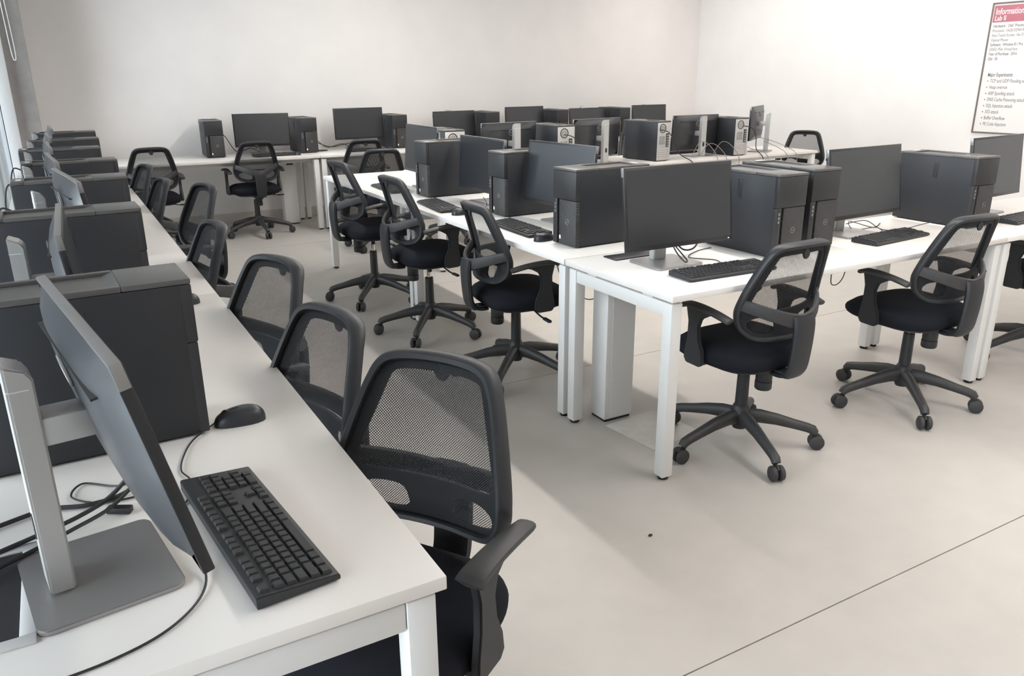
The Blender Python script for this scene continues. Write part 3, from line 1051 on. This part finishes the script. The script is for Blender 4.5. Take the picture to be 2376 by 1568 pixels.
def key_mesh(u, name='key'):
    w, d, h = u * KP - .0026, KP - .0026, .0045
    m = MB()
    b = bmesh.new()
    lo = [b.verts.new((sx * w / 2, sy * d / 2, 0)) for sx, sy in ((-1, -1), (1, -1), (1, 1), (-1, 1))]
    hi = [b.verts.new((sx * (w / 2 - .0018), sy * (d / 2 - .0018), h)) for sx, sy in ((-1, -1), (1, -1), (1, 1), (-1, 1))]
    b.faces.new(hi)
    for i in range(4):
        b.faces.new((lo[i], lo[(i + 1) % 4], hi[(i + 1) % 4], hi[i]))
    m.merge(b)
    me = m.mesh(name, False)
    me.materials.append(M['key'])
    return me
KM = {}
for _, _, u in KEYS:
    if u not in KM: KM[u] = key_mesh(u)
def key_pos(kx, kr):
    x = (kx - 22.7 / 2) * KP
    y = .050 - kr * KP - (KP * 0.0)
    return x, y
def kb_surface(y):
    return .014 + (y + .066) / .132 * .010
def make_kb_body(t):
    m = MB()
    m.prism([(-.066, .003), (.066, .003), (.066, .022), (.062, .0235), (-.062, .0135), (-.066, .011)], -.222, .222, 'x', .0012)
    m.box(-.20, -.16, .04, .06, 0, .004); m.box(.16, .20, .04, .06, 0, .004)
    m.box(-.20, -.16, -.06, -.045, 0, .004); m.box(.16, .20, -.06, -.045, 0, .004)
    return m.build('body', 'kbody', t)
SL = math.atan2(.010, .124)
def place_keyboard(label, x, y, rz, single=False, proto=None):
    if proto is not None:
        t = copy_tree(proto)
        t.location = (x, y, DZ); t.rotation_euler = (0, 0, R(rz)); t['label'] = label
        return t
    t = thing('keyboard', label, 'keyboard', (x, y, DZ), R(rz), 'black keyboards')
    make_kb_body(t)
    if single:
        for kx, kr, u in KEYS:
            px, py = key_pos(kx, kr)
            k = put('key', KM[u], t)
            k.location = (px, py, .0138 + (py + .062) / .124 * .010)
            k.rotation_euler = (SL, 0, 0)
    else:
        m = MB()
        for kx, kr, u in KEYS:
            px, py = key_pos(kx, kr)
            q = KM[u].copy()
            q.transform(Matrix.Translation((px, py, .0138 + (py + .062) / .124 * .010)) @ Matrix.Rotation(SL, 4, 'X'))
            m.bm.from_mesh(q)
            bpy.data.meshes.remove(q)
        ko = m.build('keys', 'key', t, False)
        ko['kind'] = 'stuff'
    return t
def ang_of(p, q): return math.degrees(math.atan2(q[1] - p[1], q[0] - p[0]))
place_keyboard('black keyboard on the nearest desk with every key visible', .192, 1.265, 96, True)
kb = place_keyboard('black keyboard in front of the largest centre monitor', 2.235, 2.245, -2)
place_keyboard('wide black keyboard on the island front arm before the right chair', 3.395, 2.335, 5, proto=kb)
place_keyboard('black keyboard at the right picture edge', 4.46, 2.30, 4, proto=kb)
place_keyboard('black keyboard on the island left arm, nearest of three', 2.005, 3.47, -92, proto=kb)
place_keyboard('black keyboard on the island left arm, middle of three', 1.955, 4.36, -95, proto=kb)
place_keyboard('black keyboard on the island left arm, farthest of three', 1.99, 5.26, -92, proto=kb)
for i, (x, a) in enumerate([(1.92, 3), (2.90, -2), (4.05, 2)]):
    place_keyboard('black keyboard below the %s monitor from the left along the back wall' % ['first', 'second', 'third'][i], x, 8.22, a, proto=kb)
for i, (x, a) in enumerate([(3.33, 184), (4.25, 183), (5.40, 180)]):
    place_keyboard('black keyboard behind the %s monitor back of the island rear arm' % ['first', 'second', 'third'][i], x, 6.20, a, proto=kb)

# ------------------------------------------------------------------ mice (nose towards local +Y)
def make_mouse():
    t = thing('mouse', 'x', 'mouse')
    b = bmesh.new()
    NU, NV = 20, 10
    rows = []
    for j in range(NV + 1):
        v = j / NV
        row = []
        for i in range(NU):
            a = 2 * PI * i / NU
            ca, sa = math.cos(a), math.sin(a)
            ph = v * PI / 2
            s = math.cos(ph) ** .55 if v < 1 else 0
            lx = .031 * (1 - .10 * sa) * (1 - .06 * (1 - abs(sa)))
            x = lx * s * math.copysign(abs(ca) ** .85, ca)
            y = .0575 * s * math.copysign(abs(sa) ** .9, sa)
            z = .037 * math.sin(ph) ** .8 * (1 - .20 * max(0, (y + .01) / .06) ** 1.4)
            row.append(b.verts.new((x, y, z)))
        rows.append(row)
    for A, B_ in zip(rows, rows[1:]):
        for i in range(NU):
            b.faces.new((A[i], A[(i + 1) % NU], B_[(i + 1) % NU], B_[i]))
    bmesh.ops.remove_doubles(b, verts=b.verts, dist=1e-6)
    b.faces.new(list(reversed([v for v in sorted([v for v in b.verts if v.co.z < 1e-6], key=lambda v: math.atan2(v.co.y, v.co.x))])))
    bmesh.ops.recalc_face_normals(b, faces=b.faces)
    MB().merge(b).build('body', 'mouse', t, ang=60)
    MB().lathe([(0, -.003), (.009, -.003), (.010, 0), (.009, .003), (0, .003)], 14, mtx=Matrix.Translation((0, .030, .0265)) @ Matrix.Rotation(PI / 2, 4, 'Y')).build('wheel', 'dark', t)
    MB().tube(smoothpath([(0, .056, .010), (0, .040, .0262), (0, .018, .0345), (0, .0, .0369)], 3), .0008, 5).build('button_seam', 'dark', t)
    return t
mouse0 = make_mouse()
_ms = [0]
def place_mouse(label, x, y, face):
    c = mouse0 if not _ms[0] else copy_tree(mouse0)
    _ms[0] = 1
    c.location = (x, y, DZ); c.rotation_euler = (0, 0, R(face - 90)); c['label'] = label; c['group'] = 'black mice'
    return c
place_mouse('black mouse beside the nearest tower with its cord trailing left', .268, 1.752, 178)
place_mouse('black mouse on the window desk beside the second tower', .300, 2.88, 170)
place_mouse('black mouse by the tower with the white sticker on the island', 1.97, 3.17, 5)
place_mouse('black mouse beside the middle keyboard of the island left arm', 1.955, 4.05, 5)
place_mouse('black mouse on the back wall desk right of the first monitor', 2.13, 8.20, 95)
place_mouse('black mouse on the back wall desk left of the third tower', 3.13, 8.20, 95)

# ------------------------------------------------------------------ cables
def cable(label, pts, r=.0026, mtl='cable', n=8, cat='cable'):
    o = MB().tube(smoothpath(pts, 7), r, n).build('cable', mtl)
    return tag(o, label, cat)
d = DZ
cable('thin mouse cord running from the nearest mouse behind the monitor edge', [(.214, 1.752, d + .010), (.16, 1.70, d + .004), (.13, 1.63, d + .004), (.115, 1.56, d + .004), (.125, 1.50, d + .004), (.10, 1.42, d + .003), (.06, 1.46, d + .003)], .0018)
cable('thin black cord looping round the front of the nearest monitor base', [(.04, 1.33, d + .10), (.075, 1.26, d + .06), (.098, 1.19, d + .013), (.085, 1.12, d + .004), (.03, 1.06, d + .003), (-.05, 1.03, d + .003), (-.16, 1.02, d + .003), (-.26, 1.01, d + .003)], .002)
cable('thick black cable leaving the nearest stand towards the left, upper', [(.02, 1.47, d + .06), (-.02, 1.46, d + .03), (-.07, 1.44, d + .018), (-.13, 1.42, d + .012), (-.19, 1.40, d + .008), (-.26, 1.37, d + .006)], .0042)
cable('thick black cable crossing under the nearest stand, lower', [(.03, 1.46, d + .05), (-.02, 1.44, d + .02), (-.08, 1.40, d + .017), (-.14, 1.37, d + .012), (-.20, 1.33, d + .014), (-.26, 1.30, d + .010)], .0036)
cable('black cable curving along the nearest tower foot behind the stand', [(.05, 1.55, d + .06), (.02, 1.52, d + .01), (-.05, 1.50, d + .006), (-.12, 1.52, d + .006), (-.19, 1.50, d + .006), (-.26, 1.47, d + .006)], .0042)
cable('small black cord looped on the desk right of the nearest stand', [(.02, 1.50, d + .03), (-.01, 1.56, d + .004), (-.06, 1.60, d + .004), (-.08, 1.55, d + .004), (-.03, 1.50, d + .004), (.05, 1.50, d + .004), (.07, 1.56, d + .004)], .002)
o = MB().box(-.008, .008, -.022, .022, -.006, .006, .002).build('cable_plug', 'cable'); o.location = (-.005, 1.45, d + .008); o.rotation_euler = (0, 0, R(60))
tag(o, 'small black cable plug lying behind the nearest monitor', 'plug')
# leads rising behind the window row towers
for i, y in enumerate([3.85, 4.72, 5.60]):
    cable('black lead arching from the back of the %s window-side tower' % ['third', 'fourth', 'fifth'][i], [(-.18, y, d + .22), (-.235, y - .03, d + .25), (-.262, y - .06, d + .16), (-.26, y - .10, d + .03), (-.20, y - .14, d + .005)], .004)
# centre monitor
cable('black cable loop hanging under the largest centre monitor', [(2.17, 2.50, d + .10), (2.175, 2.46, d + .05), (2.185, 2.42, d + .018), (2.20, 2.42, d + .02), (2.195, 2.46, d + .05), (2.20, 2.52, d + .08)], .003)
cable('black cable drooping from the centre monitor to its tower', [(2.22, 2.54, d + .09), (2.30, 2.56, d + .03), (2.40, 2.60, d + .02), (2.50, 2.68, d + .05), (2.54, 2.75, d + .08)], .004)
cable('thin keyboard cord trailing from the centre keyboard', [(2.30, 2.32, d + .008), (2.36, 2.42, d + .003), (2.30, 2.52, d + .003), (2.42, 2.60, d + .003), (2.52, 2.62, d + .003)], .002)
cable('thin cord tangled behind the wide keyboard at right', [(3.45, 2.41, d + .008), (3.50, 2.50, d + .02), (3.42, 2.56, d + .004), (3.48, 2.64, d + .03), (3.56, 2.56, d + .004), (3.70, 2.62, d + .004)], .002)
cable('thin cord curling beside the right monitor base', [(3.40, 2.60, d + .03), (3.47, 2.54, d + .05), (3.55, 2.50, d + .004), (3.64, 2.45, d + .004), (3.74, 2.40, d + .03), (3.84, 2.36, d + .05)], .002)
cable('thin cord hanging below the front desk edge behind the right chair', [(3.50, 2.70, d - .03), (3.50, 2.72, .55), (3.53, 2.74, .42), (3.62, 2.74, .45), (3.66, 2.73, d - .04)], .0028)
cable('knot of dark cable hanging under the front corner desk', [(2.72, 2.60, d - .03), (2.70, 2.60, .60), (2.75, 2.61, .53), (2.83, 2.62, .52), (2.86, 2.60, .58), (2.79, 2.59, .62), (2.74, 2.60, .55), (2.80, 2.62, .49), (2.88, 2.61, .55), (2.90, 2.6, d - .03)], .0045)
cable('thin cord dangling under the island left arm, left strand', [(2.28, 3.55, d - .02), (2.28, 3.55, .55), (2.32, 3.5, .40), (2.42, 3.42, .33), (2.50, 3.35, .40)], .0028)
cable('thin cord dangling under the island left arm, right strand', [(2.36, 3.45, d - .02), (2.37, 3.44, .58), (2.42, 3.40, .48), (2.50, 3.34, .45)], .0028)
cable('thin keyboard cord on the island left arm by the middle monitor', [(2.02, 4.20, d + .008), (2.10, 4.12, d + .003), (2.18, 4.16, d + .02), (2.22, 4.28, d + .05)], .002)
# rear arm leads
for i, (x0, x1) in enumerate([(3.76, 3.98), (4.78, 5.10), (5.80, 6.0)]):
    cable('black power lead sagging from the zinc back of the %s rear arm tower' % ['second', 'third', 'fourth'][i], [(x0 - .05, 5.665, d + .28), (x0, 5.60, d + .26), (x0 + .06, 5.60, d + .18), ((x0 + x1) / 2, 5.62, d + .06), (x1, 5.625, d - .02), (x1 + .02, 5.62, d - .12)], .0042)
for i, (x0, zz) in enumerate([(5.25, .14), (5.36, .12), (5.52, .13)]):
    cable('grey cord arching by the third silver stand, %s' % ['left strand', 'middle strand', 'right strand'][i], [(x0, 5.80, d + .02), (x0 + .03, 5.74, d + zz), (x0 + .10, 5.70, d + zz * .9), (x0 + .16, 5.63, d + .01), (x0 + .17, 5.625, d - .10)], .003, 'cablegrey')
for i, (x0, x1) in enumerate([(6.12, 6.45), (6.2, 6.32), (5.95, 6.05)]):
    cable('grey cord trailing over the rear desk edge beside the slanted monitor, %s' % ['long strand', 'middle strand', 'short strand'][i], [(x0, 5.82, d + .15 - .04 * i), (x0 + (x1 - x0) * .5, 5.74, d + .10 - .03 * i), (x1, 5.66, d + .02), (x1 + .03, 5.625, d - .04), (x1 + .03, 5.62, d - .14)], .003, 'cablegrey')
# back wall leads
for i, (x0, x1) in enumerate([(1.48, 1.75), (2.40, 2.72), (2.42, 2.8)]):
    cable('black lead slung along the back wall desk, %s' % ['between first tower and first monitor', 'beside the second tower, upper strand', 'beside the second tower, lower strand'][i], [(x0 - .03, 8.70, d + .24 - .06 * i), (x0 + .05, 8.68, d + .18 - .05 * i), ((x0 + x1) / 2, 8.60, d + .03), (x1, 8.56, d + .06), (x1 + .08, 8.55, d + .02)], .004)
cable('coil of black lead lying right of the second back wall tower', [(2.45 + .07 * math.cos(a), 8.45 + .06 * math.sin(a), d + .006 + .004 * a / 6) for a in [k * .7 for k in range(18)]], .0035)

# ------------------------------------------------------------------ wall poster on the right wall (reads from -X)
ps = thing('poster', 'framed white lab notice with a red heading on the right wall', 'poster', (X1, 4.815, .928))
PWD, PHT = .92, 1.195
# local: x = into the room (-X world), y along wall; text runs towards world -Y
MB().box(-.010, -.002, -PWD, 0, 0, PHT).build('sheet', 'paper', ps)
f = MB()
f.box(-.018, 0, -.010, .004, -.004, PHT + .004, .002)
f.box(-.018, 0, -PWD - .004, -PWD + .010, -.004, PHT + .004, .002)
f.box(-.018, 0, -PWD + .010, -.010, -.004, .010, .002)
f.box(-.018, 0, -PWD + .010, -.010, PHT - .010, PHT + .004, .002)
f.build('frame', 'pframe', ps)
MB().box(-.012, -.0095, -PWD + .02, -.018, 1.022, 1.172).build('heading_band', 'red', ps)
def ptxt(body, y, z, size, mtl='text', bold=False, sx=1.0, name='text_line'):
    me = text_mesh(body, size, .0004, bold)
    me.materials.append(M[mtl])
    o = put(name, me, ps)
    # text x -> world -Y, text y -> Z, text normal -> -X
    o.matrix_local = Matrix.Translation((-.0128 if mtl == 'textw' else -.0106, y, z)) @ Matrix(((0, 0, -1, 0), (-1, 0, 0, 0), (0, 1, 0, 0), (0, 0, 0, 1))) @ Matrix.Diagonal((sx, 1, 1, 1))
    return o
ptxt('Information', -.036, 1.092, .078, 'textw', True, .72)
ptxt('Lab II', -.036, 1.037, .062, 'textw', True, .80)
LZ = [(.976, 'Hardware :  Dell  Precision  Tower', .048), (.934, 'Processor, 16GB DDR4 RAM', .048), (.892, 'Non-Touch Screen, 16x DVD', .048), (.850, 'Optical Mouse', .048), (.808, 'Software : Window 8.1 Pro', .048), (.766, 'GNS3, PSA, Virtual box', .048), (.724, 'Year of Purchase : 2016', .048), (.682, 'Qty : 26', .048)]
for z, s_, sz in LZ:
    ptxt(s_, -.034, z, sz * .8, 'text', s_[0] in 'SYQ' or s_.startswith('Hard'), .72)
ptxt('Major Experiments', -.062, .530, .050, 'text', True, .62)
for k, s_ in enumerate(['TCP and UDP Flooding attack', 'Heap overrun', 'ARP Spoofing attack', 'DNS Cache Poisoning attack', 'SQL Injection attack', 'XSS attack', 'Buffer Overflow', 'PE Code Injection']):
    z = .474 - k * .0575
    ptxt(s_, -.095, z, .047, 'text', False, .66)
    q = MB().lathe([(0, 0), (.006, 0), (.005, .001), (0, .001)], 10).build('bullet', 'text', ps)
    q.location = (-.0102, -.072, z + .014); q.rotation_euler = (0, -PI / 2, 0)
